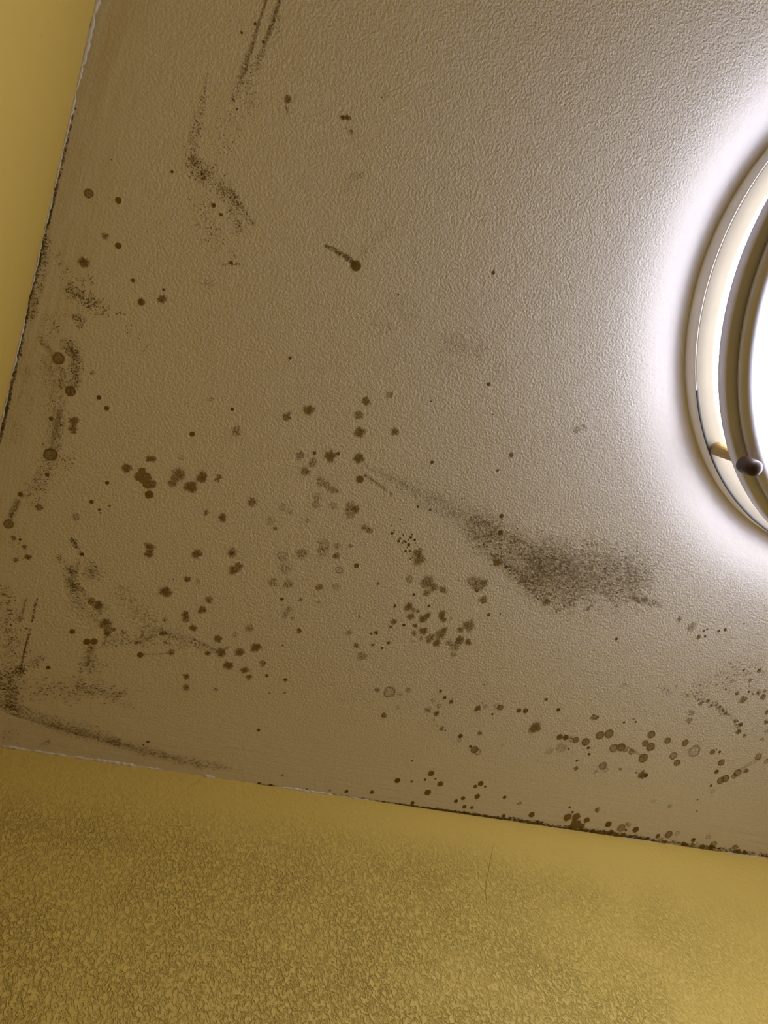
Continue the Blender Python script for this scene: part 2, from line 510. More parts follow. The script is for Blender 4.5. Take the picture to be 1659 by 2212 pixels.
# ------------------------------------------------------------------ mold on the ceiling
class Patch:
    """flat growth: vertices on the ceiling with (density, raggedness, tone)"""
    level = 0

    def __init__(self):
        self.v, self.f, self.c = [], [], []

    def vert(self, p, dens, rag, tone):
        self.v.append(p)
        self.c.append((dens, rag, tone, 1.0))
        return len(self.v) - 1

    def disc(self, c, r, rings, rag, tone, seg=22, wob=0.10, z=None):
        z = H - 0.00012 - random.random() * 0.00006 if z is None else z
        s0 = random.random() * 100
        i0 = self.vert((c.x, c.y, z), rings[0][1], rag, tone)
        prev = None
        base = tone
        for fr, de in rings[1:]:
            row = []
            tone = max(0.0, base - 0.45) if de > rings[0][1] + 0.1 and fr > 0.8 else base
            for k in range(seg):
                a = 2 * math.pi * k / seg
                w_ = 1 + wob * (noise.noise(Vector((math.cos(a) * 1.6, math.sin(a) * 1.6, s0))) * 1.3 + 0.8 * noise.noise(Vector((math.cos(a) * 3.2, math.sin(a) * 3.2, s0))))
                row.append(self.vert((c.x + r * fr * w_ * math.cos(a), c.y + r * fr * w_ * math.sin(a), z), de, rag, tone))
            for k in range(seg):
                if prev is None:
                    self.f.append((i0, row[k], row[(k + 1) % seg]))
                else:
                    self.f.append((prev[k], row[k], row[(k + 1) % seg], prev[(k + 1) % seg]))
            prev = row

    def merged(self, discs, tone, step=0.00045):
        """overlapping colonies (centre, radius, density) grown into one sheet"""
        x0 = min(c.x - 1.4 * r for c, r, d in discs)
        x1 = max(c.x + 1.4 * r for c, r, d in discs)
        y0 = min(c.y - 1.4 * r for c, r, d in discs)
        y1 = min(max(c.y + 1.4 * r for c, r, d in discs), -0.0006)
        nx, ny = int((x1 - x0) / step) + 1, int((y1 - y0) / step) + 1
        ids = {}
        for i in range(nx + 1):
            for j in range(ny + 1):
                x, y = x0 + i * step, y0 + j * step
                w_ = 0.0011 * noise.noise(Vector((x * 420, y * 420, 1.5)))
                de = 0.0
                for c, r, d in discs:
                    q = (math.hypot(x - c.x, y - c.y) + w_) / r
                    de = max(de, d * max(0.0, min(1.0, (1.10 - q) / 0.22)) * (0.86 + 0.14 * min(1.0, q)))
                ids[i, j] = (x, y, de)
        vid = {}

        def get(k):
            if k not in vid:
                x, y, de = ids[k]
                vid[k] = self.vert((x, y, H - 0.00015), de, 0.3, tone)
            return vid[k]
        for i in range(nx):
            for j in range(ny):
                ks = [(i, j), (i + 1, j), (i + 1, j + 1), (i, j + 1)]
                if any(ids[k][2] > 0 for k in ks):
                    self.f.append(tuple(get(k) for k in ks))

    def dot(self, c, r, dens, ex=1.0, ang=0.0, tone=0.0):
        z = H - 0.00010 - random.random() * 0.00008
        ca, sa_ = math.cos(ang), math.sin(ang)
        n = 6
        i0 = self.vert((c.x, c.y, z), dens, 0.0, tone)
        ids, ids2 = [], []
        for k in range(n):
            a = 2 * math.pi * (k + random.random() * 0.5) / n
            u, v = r * ex * math.cos(a), r * math.sin(a)
            ids.append(self.vert((c.x + (u * ca - v * sa_) * 0.7, c.y + (u * sa_ + v * ca) * 0.7, z), dens * 0.95, 0.0, tone))
            ids2.append(self.vert((c.x + (u * ca - v * sa_) * 1.35, c.y + (u * sa_ + v * ca) * 1.35, z), 0.0, 0.0, tone))
        for k in range(n):
            q = (k + 1) % n
            self.f.append((i0, ids[k], ids[q]))
            self.f.append((ids[k], ids2[k], ids2[q], ids[q]))

    def ribbon(self, path, width, dens, rag, tone=0.95):
        """soft streak along pixel points"""
        z = H - 0.00009
        rows = []
        pts = resample(path, 6.0)
        n = len(pts)
        for i, (x, y, tx, ty) in enumerate(pts):
            t = i / max(1, n - 1)
            end = min(1.0, 5 * t, 5 * (1 - t))
            k = 0.75 + 0.5 * noise.noise(Vector((x * 0.06, y * 0.06, 3)))
            row = []
            for s, de in ((-1, 0), (-0.4, 0.8), (0, 1.0), (0.4, 0.8), (1, 0)):
                p = at(x - ty * s * width, y + tx * s * width)
                row.append(self.vert((p.x, p.y, z), dens * de * end * k, rag, tone))
            rows.append(row)
        for A, B in zip(rows, rows[1:]):
            for q in range(4):
                self.f.append((A[q], A[q + 1], B[q + 1], B[q]))

    def build(self, name, label=None, kind=None):
        me = bpy.data.meshes.new(name)
        me.from_pydata(self.v, [], self.f)
        at_ = me.color_attributes.new('mold', 'FLOAT_COLOR', 'POINT')
        at_.data.foreach_set('color', [k for c in self.c for k in c])
        o = link(name, me, MAT_MOLD, ceiling)
        if label:
            o['label'] = label
        if kind:
            o['kind'] = kind
        return o


def resample(path, step):
    out = []
    for (a, b) in zip(path, path[1:]):
        L = math.hypot(b[0] - a[0], b[1] - a[1])
        n = max(1, int(L / step))
        for i in range(n):
            t = i / n
            out.append((a[0] + (b[0] - a[0]) * t, a[1] + (b[1] - a[1]) * t, (b[0] - a[0]) / L, (b[1] - a[1]) / L))
    out.append((b[0], b[1], (b[0] - a[0]) / L, (b[1] - a[1]) / L))
    return out


def spray(P, path, widths, n, size, dens=0.85, ex=1.0, ang=None, clump=0.5, tone=0.55, freq=0.05, seed=0.0):
    """n specks along a pixel path; widths per path point; size in pixels (lo, hi)"""
    if not isinstance(widths, (list, tuple)):
        widths = [widths] * len(path)
    seg, tot = [], 0.0
    for i, (a, b) in enumerate(zip(path, path[1:])):
        L = math.hypot(b[0] - a[0], b[1] - a[1]) * (widths[i] + widths[i + 1])
        tot += L
        seg.append(tot)
    made = tries = 0
    while made < n and tries < n * 30:
        tries += 1
        q = random.random() * tot
        i = next(k for k, s in enumerate(seg) if q <= s)
        t = random.random()
        a, b = path[i], path[i + 1]
        L = math.hypot(b[0] - a[0], b[1] - a[1]) or 1.0
        w_ = widths[i] * (1 - t) + widths[i + 1] * t
        g = random.gauss(0, 0.55)
        if abs(g) > 1.3:
            continue
        x = a[0] + (b[0] - a[0]) * t - (b[1] - a[1]) / L * g * w_
        y = a[1] + (b[1] - a[1]) * t + (b[0] - a[0]) / L * g * w_
        j = random.gauss(0, 0.3) * w_
        x, y = x + (b[0] - a[0]) / L * j, y + (b[1] - a[1]) / L * j
        c = noise.noise(Vector((x * freq, y * freq, 4.2 + seed))) * 1.4 + 0.5
        if random.random() > (1 - clump) + clump * max(0.0, min(1.0, c)) * 1.6:
            continue
        r = size[0] + (size[1] - size[0]) * random.random() ** 2.2
        p = at(x, y)
        if p.x < 0.0005 or p.y > -0.0005:
            continue
        P.dot(p, rad(x, y, r), dens * 0.78 * (0.6 + 0.4 * random.random()), ex * (0.75 + 0.5 * random.random()) if ex > 1 else 1.0,
              (ang if ang is not None else 0.0) + random.gauss(0, 0.25), tone)
        made += 1


# spots read off the photograph: crop origin, crop zoom, then (x, y, radius, kind)
# kinds: s solid, f fuzzy, F dark fuzzy, r rim darker than its middle, h faint, q very faint, o faint outline
CROPS = [
    (0, 0, 3.95, [(757, 1650, 40, 'r'), (1010, 1710, 27, 's'), (898, 2017, 30, 'f'), (1010, 2097, 27, 's'), (1468, 1466, 13, 's'), (645, 927, 8, 's'), (950, 1363, 5, 's')]),
    (0, 500, 3.95, [(715, 262, 40, 'F'), (1135, 417, 17, 's'), (1205, 602, 29, 's'), (1382, 577, 34, 'F'), (1397, 496, 12, 's'), (500, 1083, 52, 'r'), (600, 1362, 43, 'r'),
                    (630, 1617, 36, 'F'), (625, 1690, 38, 'f'), (430, 1905, 55, 'r'), (435, 1595, 18, 's'), (845, 1417, 20, 's'), (910, 1508, 20, 's'), (790, 1207, 19, 'h'),
                    (175, 1052, 13, 's'), (403, 2075, 18, 's'), (913, 2144, 14, 's'), (1640, 1728, 19, 's'), (187, 2070, 11, 'h')]),
    (0, 1000, 3.16, [(140, 214, 17, 's'), (60, 417, 33, 'r'), (93, 512, 17, 'f'), (137, 522, 9, 's'), (168, 572, 16, 'f'), (105, 662, 17, 'f'), (192, 641, 20, 'F'),
                     (265, 302, 25, 'f'), (518, 368, 25, 'h'), (625, 265, 14, 's'), (678, 318, 9, 's'), (687, 342, 6, 's'), (561, 623, 13, 's'), (625, 946, 25, 'f'), (675, 970, 27, 'F'),
                     (725, 1078, 24, 'f'), (722, 1105, 38, 'f'), (728, 1160, 24, 'F'), (775, 1135, 16, 'f'), (592, 1221, 22, 's'), (642, 1219, 22, 's'), (494, 1151, 18, 's'),
                     (842, 1153, 18, 'h'), (1130, 882, 34, 'F'), (930, 1227, 15, 'f'), (958, 1310, 20, 's'), (1170, 1293, 21, 'f'), (1109, 1162, 21, 'f'), (1127, 1070, 17, 'h'),
                     (1127, 1225, 14, 'h'), (1010, 1904, 10, 's'), (980, 1924, 6, 's'), (180, 1130, 9, 'f'), (330, 1397, 14, 's'), (135, 1065, 20, 'h'), (1185, 793, 5, 's'), (1277, 793, 20, 'h')]),
    (220, 950, 5.53, [(560, 230, 36, 'F'), (618, 230, 34, 'f'), (300, 333, 56, 'F'), (485, 370, 40, 'm'), (440, 440, 48, 'm'), (520, 460, 78, 'm'), (545, 525, 58, 'm'), (605, 530, 48, 'm'),
                      (565, 655, 48, 's'), (905, 425, 72, 'f'), (850, 520, 48, 'f'), (1065, 562, 66, 'F'), (1200, 450, 60, 'F'), (1400, 443, 32, 'f'), (1375, 480, 27, 'f'), (1245, 865, 32, 'f'),
                      (1440, 930, 47, 'F'), (588, 1290, 45, 'f'), (545, 1262, 42, 'f'), (560, 1365, 43, 'F'), (1137, 1362, 50, 'F'), (1550, 1350, 30, 'F'), (1555, 1352, 58, 'h'),
                      (1575, 1555, 48, 'F'), (1640, 1505, 44, 'f'), (65, 513, 23, 's'), (945, 215, 30, 'q'), (90, 795, 18, 'h')]),
    (400, 750, 3.318, [(752, 78, 12, 's'), (337, 444, 12, 's'), (50, 622, 18, 's'), (367, 605, 33, 'h'), (730, 500, 31, 'f'), (886, 450, 34, 'F'), (1298, 387, 29, 'F'), (1463, 345, 24, 'h'),
                       (1245, 488, 28, 'f'), (1250, 608, 36, 'F'), (1503, 606, 26, 'F'), (825, 773, 28, 'h'), (927, 758, 13, 's'), (1042, 783, 37, 'F'), (1097, 763, 13, 's'), (1250, 797, 34, 'F'),
                       (915, 823, 32, 'h'), (860, 890, 28, 'f'), (1253, 947, 26, 's'), (1293, 915, 14, 'h'), (970, 960, 32, 'h'), (1010, 985, 26, 'h'), (1050, 1020, 26, 'h'), (1085, 1030, 15, 'f'),
                       (950, 1075, 36, 'q'), (1060, 1135, 26, 'q'), (940, 1130, 30, 'q'), (477, 1107, 30, 'f'), (1180, 1140, 33, 'h'), (1225, 1165, 29, 'f'), (1185, 1195, 36, 'h'),
                       (1283, 1290, 19, 'f'), (1320, 1315, 23, 'f'), (610, 1245, 30, 'q'), (645, 1300, 14, 'f'), (700, 1145, 26, 'q'), (750, 1180, 22, 'q'), (840, 1480, 40, 'h'), (705, 1500, 36, 'q'),
                       (715, 1590, 40, 'q'), (990, 1420, 45, 'q'), (985, 1475, 36, 'q'), (1088, 1425, 23, 'h'), (1085, 1498, 23, 'f'), (1187, 1422, 14, 'f'), (1228, 1565, 18, 's'), (1103, 1597, 27, 'o'),
                       (632, 1685, 31, 'h'), (735, 1702, 33, 'h'), (962, 1720, 23, 'f'), (1080, 1720, 26, 'q'), (1483, 1333, 11, 's'), (1497, 1312, 6, 's'), (1478, 1280, 5, 's'), (1542, 1236, 5, 's'),
                       (693, 1805, 12, 's'), (875, 1245, 14, 'h'), (185, 373, 18, 'q'),
                       (1530, 1390, 10, 's'), (1540, 1372, 8, 's'), (1563, 1345, 6, 's'), (1617, 1363, 10, 's'), (1602, 1417, 11, 's'), (1580, 1460, 9, 's'), (1610, 1460, 8, 's'), (1625, 1342, 6, 's'),
                       (1645, 1380, 9, 's'), (1590, 1435, 5, 's'), (1630, 1508, 6, 's'), (1570, 1390, 8, 's'), (1556, 1403, 6, 's'), (1600, 1380, 5, 's'), (1613, 1517, 5, 's'), (1582, 1398, 6, 's'), (1648, 1405, 5, 's')]),
    (800, 950, 2.552, [(340, 124, 9, 's'), (777, 83, 12, 'F'), (702, 169, 7, 's'), (722, 420, 12, 's'), (717, 513, 14, 's'), (262, 368, 7, 's'), (330, 385, 7, 's'), (697, 677, 19, 'F'), (750, 700, 9, 's'),
                       (828, 630, 9, 'f'), (972, 893, 18, 'f'), (1201, 931, 11, 'f'), (505, 325, 4, 's'), (265, 622, 25, 'f'), (268, 660, 27, 'f'), (215, 765, 21, 'h'), (315, 785, 33, 'f'), (350, 815, 21, 'f'),
                       (312, 845, 19, 'f'), (398, 826, 17, 'f'), (415, 835, 12, 'h'), (560, 785, 29, 'h'), (595, 800, 34, 'h'), (625, 785, 23, 'f'), (585, 825, 18, 'h'), (622, 882, 21, 'f'), (240, 853, 8, 's'),
                       (323, 915, 8, 's'), (135, 915, 8, 'f'), (212, 920, 20, 'F'), (240, 938, 11, 'f'), (262, 945, 11, 'f'), (222, 975, 19, 'f'), (290, 987, 20, 'F'), (320, 967, 13, 'F'), (395, 966, 20, 'F'),
                       (405, 990, 14, 'f'), (130, 1003, 11, 'f'), (112, 1030, 10, 'f'), (185, 1021, 8, 's'), (247, 1024, 12, 'F'), (653, 965, 9, 's'), (545, 1020, 29, 'f'), (495, 1048, 16, 'f'), (295, 1052, 19, 'F'),
                       (243, 1063, 14, 'f'), (335, 1090, 21, 'f'), (385, 1075, 26, 'f'), (412, 1048, 14, 'f'), (367, 1122, 19, 'F'), (490, 1105, 23, 'F'), (540, 1115, 18, 'F'), (465, 1140, 22, 'h'), (455, 1185, 15, 'h'),
                       (435, 1120, 19, 'h'), (30, 1063, 10, 'f'), (100, 1120, 9, 'f'), (66, 1148, 6, 's'), (12, 1130, 8, 'f'), (1356, 1098, 7, 's'), (485, 776, 4, 's'), (320, 1110, 13, 'h'), (280, 1095, 11, 'h'),
                       (235, 1112, 10, 'h'), (717, 960, 4, 's'), (445, 985, 9, 'h')]),
    (380, 1180, 3.318, [(80, 235, 21, 'f'), (160, 250, 18, 'q'), (237, 385, 26, 'f'), (187, 455, 25, 'F'), (68, 490, 27, 'F'), (72, 525, 21, 'f'), (123, 585, 23, 'F'), (302, 660, 26, 'F'), (330, 760, 29, 'F'),
                        (370, 728, 13, 'h'), (458, 760, 29, 'F'), (572, 723, 29, 'F'), (377, 852, 29, 'F'), (492, 887, 24, 'F'), (522, 937, 20, 'f'), (622, 840, 23, 'f'), (652, 927, 12, 's'), (783, 957, 14, 'F'),
                        (760, 378, 11, 's'), (895, 385, 12, 'f'), (808, 455, 20, 'h'), (780, 495, 20, 'h'), (840, 515, 12, 'h'), (882, 605, 19, 'F'), (525, 590, 29, 'h'), (425, 630, 20, 'q'), (230, 768, 17, 'F'),
                        (77, 930, 20, 'F'), (78, 1010, 22, 'f'), (285, 1027, 14, 'h'), (672, 1054, 6, 's'), (780, 1048, 12, 'h'), (592, 1317, 12, 's'), (1290, 710, 22, 'f'), (1333, 787, 32, 'h'), (1437, 620, 13, 'f'),
                        (1400, 625, 8, 's'), (1415, 705, 13, 'h'), (1525, 692, 9, 's'), (1480, 730, 8, 's'), (1560, 540, 20, 'f'), (1570, 427, 11, 'f'), (1240, 620, 20, 'h'), (1635, 565, 9, 's'), (1312, 508, 10, 'h'),
                        (1530, 1045, 40, 'o'), (1440, 1030, 16, 'h'), (1600, 1060, 16, 'q'), (1492, 1212, 18, 'h'), (1587, 1678, 18, 's'), (1405, 1762, 14, 's'), (1222, 1758, 13, 's'), (763, 1640, 9, 'f'), (595, 1703, 12, 's'),
                        (1103, 1750, 10, 'f'), (683, 1710, 8, 's'), (938, 1740, 8, 'f'), (1450, 268, 13, 'h'), (1025, 400, 13, 'q'), (765, 710, 8, 'f'), (667, 1715, 6, 's')]),
    (750, 1400, 3.318, [(670, 308, 12, 'F'), (699, 355, 12, 's'), (745, 385, 16, 'F'), (935, 433, 20, 'F'), (990, 417, 16, 'h'), (970, 392, 5, 's'), (1070, 418, 20, 'o'), (1097, 425, 21, 'r'), (1040, 473, 8, 's'),
                        (1230, 447, 16, 's'), (1278, 449, 18, 's'), (1350, 572, 34, 'F'), (1312, 588, 15, 'f'), (1513, 441, 12, 's'), (1427, 369, 9, 'f'), (982, 261, 5, 's'), (1277, 271, 6, 'f'), (640, 467, 17, 'F'),
                        (655, 415, 18, 'h'), (580, 445, 22, 'h'), (615, 375, 18, 'q'), (437, 303, 19, 'h'), (265, 480, 18, 'h'), (622, 515, 7, 'f'), (678, 577, 15, 'f'), (643, 555, 9, 'h'), (702, 590, 6, 's'), (948, 610, 18, 'f'),
                        (812, 629, 15, 's'), (805, 657, 16, 'q'), (884, 705, 10, 's'), (912, 727, 25, 'r'), (937, 745, 22, 'o'), (1110, 692, 8, 'h'), (465, 808, 6, 's'), (602, 897, 21, 's'), (360, 949, 17, 's'), (462, 957, 8, 's'),
                        (558, 943, 9, 's'), (633, 935, 7, 's'), (668, 973, 20, 's'), (577, 1034, 21, 's'), (918, 992, 13, 's'), (957, 970, 19, 's'), (989, 992, 8, 's'), (932, 1063, 18, 's'), (830, 1075, 14, 's'), (780, 1096, 13, 's'),
                        (840, 1137, 14, 's'), (893, 1143, 11, 's'), (1128, 1069, 12, 's'), (1237, 1112, 13, 'h'), (1322, 1194, 19, 's'), (468, 1110, 13, 's'), (1120, 1203, 14, 's'), (1368, 1247, 9, 's'), (1400, 1247, 7, 's'),
                        (1450, 740, 25, 'q'), (1535, 710, 38, 'q'), (215, 300, 18, 'q'), (365, 425, 14, 'q')]),
    (1150, 1300, 3.259, [(192, 951, 20, 's'), (234, 955, 19, 's'), (273, 966, 19, 'h'), (306, 973, 21, 'r'), (375, 986, 27, 'r'), (475, 940, 28, 'r'), (540, 928, 30, 'r'), (838, 934, 26, 'r'), (795, 996, 22, 'r'), (833, 1022, 28, 'r'),
                         (952, 978, 22, 'r'), (1076, 992, 23, 'r'), (992, 1083, 26, 'l'), (1019, 1132, 22, 'r'), (1140, 1050, 40, 'o'), (1267, 1057, 18, 'r'), (1318, 1056, 9, 's'), (1295, 1040, 5, 's'), (1330, 1131, 22, 'r'),
                         (1296, 1196, 15, 's'), (1325, 1258, 24, 'r'), (1358, 1245, 26, 'r'), (1257, 1294, 9, 's'), (1268, 1335, 14, 'o'), (1445, 1203, 26, 'l'), (1420, 1225, 18, 'l'), (1502, 1192, 16, 'f'), (1590, 1090, 23, 'l'),
                         (1650, 1118, 18, 'h'), (572, 1030, 28, 'l'), (625, 1024, 27, 'r'), (655, 1045, 15, 'l'), (697, 1055, 20, 'l'), (780, 1100, 31, 'r'), (495, 1155, 27, 'l'), (515, 1183, 18, 'o'), (307, 1172, 18, 'f'), (393, 1028, 10, 's'),
                         (400, 1072, 9, 's'), (313, 1118, 8, 's'), (256, 1035, 6, 's'), (770, 1220, 24, 'F'), (800, 1222, 14, 's'), (620, 1178, 13, 'h'), (445, 1195, 12, 'h'), (730, 1203, 6, 's'), (433, 817, 20, 'f'), (459, 813, 8, 's'),
                         (183, 760, 12, 's'), (97, 688, 11, 'f'), (645, 848, 8, 's'), (727, 845, 7, 's'), (715, 823, 10, 'h'), (650, 580, 13, 'h'), (592, 262, 9, 's'), (1037, 120, 15, 'f'), (1118, 177, 26, 'h'), (1170, 245, 16, 'F'),
                         (1205, 205, 9, 's'), (1230, 193, 7, 's'), (1215, 243, 9, 's'), (1312, 205, 10, 's'), (1357, 196, 11, 's'), (1490, 153, 6, 's'), (1482, 690, 26, 'f'), (1624, 669, 19, 'r'), (1598, 482, 15, 'f'), (1535, 552, 14, 'f'),
                         (1590, 640, 18, 'f'), (1440, 645, 14, 'f'), (1550, 650, 9, 'f'), (1523, 634, 8, 's'), (1635, 628, 10, 'f'), (1405, 562, 12, 'h'), (1320, 742, 13, 'f'), (1360, 785, 11, 'f'), (1340, 765, 10, 'f'), (1427, 840, 14, 'f'),
                         (1467, 864, 15, 'F'), (1452, 913, 18, 'F'), (1492, 943, 14, 'f'), (1258, 730, 11, 'f'), (1185, 715, 13, 'f'), (1235, 697, 12, 'f'), (1170, 690, 9, 'f'), (1117, 782, 20, 'h'), (1105, 832, 20, 'h'), (1645, 847, 14, 'F'),
                         (1650, 775, 14, 'f'), (1618, 968, 13, 'h'), (1650, 910, 13, 'h'), (1090, 665, 13, 'h'), (1015, 592, 9, 'h'), (457, 1465, 17, 'f'), (262, 1446, 8, 's'), (282, 1480, 8, 's'), (248, 1515, 27, 's'), (308, 1512, 27, 's'),
                         (294, 1548, 17, 's'), (383, 1537, 20, 's'), (313, 1565, 28, 's'), (283, 1582, 24, 's'), (348, 1580, 20, 's'), (535, 1566, 21, 's'), (625, 1592, 27, 'm'), (672, 1565, 17, 'h'), (727, 1604, 21, 's'), (658, 1608, 8, 's'),
                         (553, 1622, 18, 's'), (500, 1627, 21, 's'), (585, 1650, 20, 's'), (635, 1651, 23, 's'), (425, 1620, 18, 's'), (458, 1624, 17, 's'), (755, 1670, 14, 's'), (807, 1670, 16, 's'), (852, 1680, 10, 's'), (883, 1648, 15, 's'),
                         (959, 1638, 25, 'r'), (1020, 1630, 15, 'o'), (1133, 1676, 15, 's'), (1063, 1702, 14, 's'), (1080, 1717, 18, 's'), (1195, 1728, 20, 's'), (1275, 1708, 23, 'l'), (1260, 1728, 17, 's'), (1237, 1655, 16, 'o'),
                         (1427, 1725, 19, 'f'), (1440, 1762, 20, 's'), (1490, 1768, 16, 's'), (967, 1440, 14, 'h'), (850, 1405, 15, 'q'), (1157, 1473, 5, 's'), (1163, 1393, 5, 's'), (1490, 478, 8, 'f'), (1410, 460, 8, 'h')]),
    (380, 0, 3.19, [(546, 165, 10, 's'), (453, 226, 10, 's'), (602, 290, 11, 's'), (774, 683, 25, 'F'), (422, 754, 8, 's'), (260, 1416, 16, 's'), (311, 1479, 12, 's'), (381, 1810, 13, 's'), (1240, 1832, 35, 's'),
                    (1180, 808, 17, 'F'), (1150, 812, 15, 'f'), (1207, 908, 14, 'f'), (1420, 671, 5, 's'), (1532, 2030, 6, 's'), (325, 1678, 5, 's'), (57, 1009, 5, 's'), (90, 1090, 6, 's')]),
    (760, 380, 2.514, [(768, 526, 10, 's'), (743, 1131, 10, 's'), (252, 645, 4, 's'), (430, 1224, 4, 's'), (765, 1295, 4, 's'), (1220, 1380, 20, 'h'), (1260, 1362, 15, 'q')]),
]
RINGS = {
    's': ([(0, 0.80), (0.45, 0.80), (0.78, 0.86), (0.95, 0.78), (1.16, 0.0)], 0.25, 0.25, 0.07),
    'm': ([(0, 0.46), (0.45, 0.46), (0.80, 0.50), (0.96, 0.48), (1.14, 0.0)], 0.25, 0.60, 0.10),
    'r': ([(0, 0.60), (0.45, 0.54), (0.72, 0.58), (0.90, 0.80), (1.14, 0.0)], 0.25, 0.62, 0.06),
    'l': ([(0, 0.38), (0.45, 0.34), (0.70, 0.42), (0.90, 0.66), (1.14, 0.0)], 0.35, 0.45, 0.10),
    'F': ([(0, 0.80), (0.40, 0.76), (0.70, 0.66), (0.92, 0.50), (1.30, 0.0)], 0.55, 0.35, 0.34),
    'f': ([(0, 0.62), (0.40, 0.60), (0.70, 0.54), (0.92, 0.40), (1.28, 0.0)], 0.75, 0.45, 0.36),
    'h': ([(0, 0.36), (0.40, 0.34), (0.70, 0.36), (0.92, 0.28), (1.25, 0.0)], 0.95, 0.45, 0.34),
    'q': ([(0, 0.20), (0.40, 0.20), (0.70, 0.22), (0.92, 0.18), (1.25, 0.0)], 1.0, 0.50, 0.3),
    'o': ([(0, 0.10), (0.45, 0.10), (0.70, 0.24), (0.90, 0.48), (1.15, 0.0)], 0.7, 0.40, 0.12),
}
WEIGHT = {'s': 1.0, 'm': 1.0, 'r': 1.0, 'l': 0.8, 'F': 0.95, 'f': 0.8, 'h': 0.5, 'q': 0.3, 'o': 0.55}
WORDS = {'s': 'dark brown mold spot', 'm': 'broad brown mold blotch', 'r': 'brown mold spot with darker rim', 'l': 'pale mold spot with brown rim', 'F': 'dark fuzzy mold spot',
         'f': 'brown fuzzy mold spot', 'h': 'faint fuzzy mold spot', 'q': 'very faint mold stain', 'o': 'faint mold ring'}
spots = []
for ox, oy, z, items in CROPS:
    for x, y, r, k in items:
        px, py = ox + x / z, oy + y / z
        spots.append((r / z * WEIGHT[k], px, py, r / z, k))
spots.sort(reverse=True)
rest = Patch()
blotch, cluster = [], []
count = 0
for wgt, px, py, r, k in spots:
    rings, rag, tone, wob = RINGS[k]
    c = at(px, py)
    rr = rad(px, py, r)
    c.x = max(c.x, 0.0008)
    c.y = min(c.y, -0.0008)
    tone = max(0.0, min(1.0, tone + min(0.4, (r - 2.5) * 0.11) + random.uniform(-0.12, 0.15)))
    if k == 'm' and px < 400:
        blotch.append((c, rr, 0.72))
    elif k == 's' and 1218 < px < 1272 and 1755 < py < 1792 and r > 4:
        cluster.append((c, rr, 0.85))
    elif count < 98:
        P = Patch()
        P.disc(c, rr, rings, rag, tone, 28, wob)
        P.build('mold_spot', WORDS[k])
        count += 1
    else:
        rest.disc(c, rr, rings, rag, tone, 14, wob)
for discs, tone, words in ((blotch, 0.85, 'broad brown mold blotch of merged spots'), (cluster, 0.75, 'brown cluster of merged mold spots at the wall joint')):
    P = Patch()
    P.merged(discs, tone)
    P.build('mold_blotch', words)
rest.build('mold_speckles', 'small scattered mold spots', 'stuff')

# speckled patches
P = Patch()
P.ribbon([(578, -10), (562, 40), (552, 80), (543, 110), (532, 145), (518, 180)], 4.5, 0.55, 0.8)
P.ribbon([(607, -10), (590, 45), (577, 80), (570, 100)], 5.0, 0.55, 0.8)
spray(P, [(582, -20), (562, 40), (551, 70), (535, 120), (512, 195)], [3, 3, 4, 6, 8], 420, (0.7, 1.3), 0.75, clump=0.3)
spray(P, [(612, -20), (592, 40), (575, 90), (556, 140)], [6, 8, 8, 8], 420, (0.7, 1.3), 0.7, clump=0.3)
spray(P, [(600, 30), (590, 90)], 14, 130, (0.7, 1.2), 0.6)
spray(P, [(550, 130), (535, 180), (545, 250)], 18, 200, (0.8, 1.5), 0.75)
spray(P, [(512, 195), (500, 225)], 8, 60, (0.8, 1.5), 0.75)
P.build('mold_patch', 'two speckled mold streaks')
P = Patch()
spray(P, [(450, 158), (440, 210), (428, 260), (416, 310), (412, 360)], [3, 6, 11, 14, 16], 330, (0.8, 1.7), 0.85)
spray(P, [(415, 355), (455, 385)], [20, 24], 380, (0.8, 1.7), 0.85)
spray(P, [(465, 390), (500, 425), (520, 450), (546, 484)], [24, 14, 9, 6], 420, (0.8, 1.4), 0.75, ex=1.4, ang=0.8)
spray(P, [(495, 450), (515, 485), (520, 505)], [10, 14, 12], 160, (0.8, 1.5), 0.75)
spray(P, [(500, 230), (490, 330)], 34, 110, (0.9, 1.6), 0.85)
spray(P, [(430, 420), (445, 500), (480, 525)], 26, 150, (0.9, 1.6), 0.85)
spray(P, [(470, 570), (528, 572)], [2, 3], 30, (1.0, 1.8), 0.9, clump=0)
spray(P, [(440, 600), (455, 620)], 18, 30, (0.9, 1.4), 0.8)
spray(P, [(495, 545), (525, 565)], 14, 30, (0.8, 1.3), 0.7)
P.build('mold_patch', 'arc of tiny dark mold specks')
P = Patch()
P.ribbon([(700, 530), (725, 541), (745, 553), (766, 569)], 6.5, 0.42, 1.2)
spray(P, [(700, 530), (725, 541), (750, 556), (768, 573)], [3, 5, 8, 7], 260, (0.8, 1.5), 0.7, clump=0.3)
spray(P, [(775, 562), (815, 515), (850, 470)], [10, 14, 10], 180, (0.7, 1.2), 0.5)
spray(P, [(619, 222), (620, 245)], 4, 40, (0.8, 1.4), 0.6)
spray(P, [(735, 252), (758, 256)], 4, 60, (0.8, 1.4), 0.6, ex=1.5)
spray(P, [(750, 270), (765, 300)], 20, 70, (0.7, 1.1), 0.4)
spray(P, [(755, 382), (785, 378)], 7, 80, (0.7, 1.2), 0.55)
spray(P, [(760, 385), (735, 420)], 18, 80, (0.7, 1.0), 0.35)
spray(P, [(830, 210), (835, 200)], 14, 30, (0.7, 1.2), 0.5)
P.build('mold_patch', 'comet-shaped mold streak and faint specks')
P = Patch()
spray(P, [(103, 510), (92, 580), (80, 630), (66, 690)], [7, 13, 16, 9], 420, (0.8, 1.9), 0.85)
spray(P, [(120, 545), (150, 605)], 20, 50, (0.9, 1.6), 0.85)
spray(P, [(140, 610), (205, 605)], 14, 40, (1.0, 1.9), 0.9)
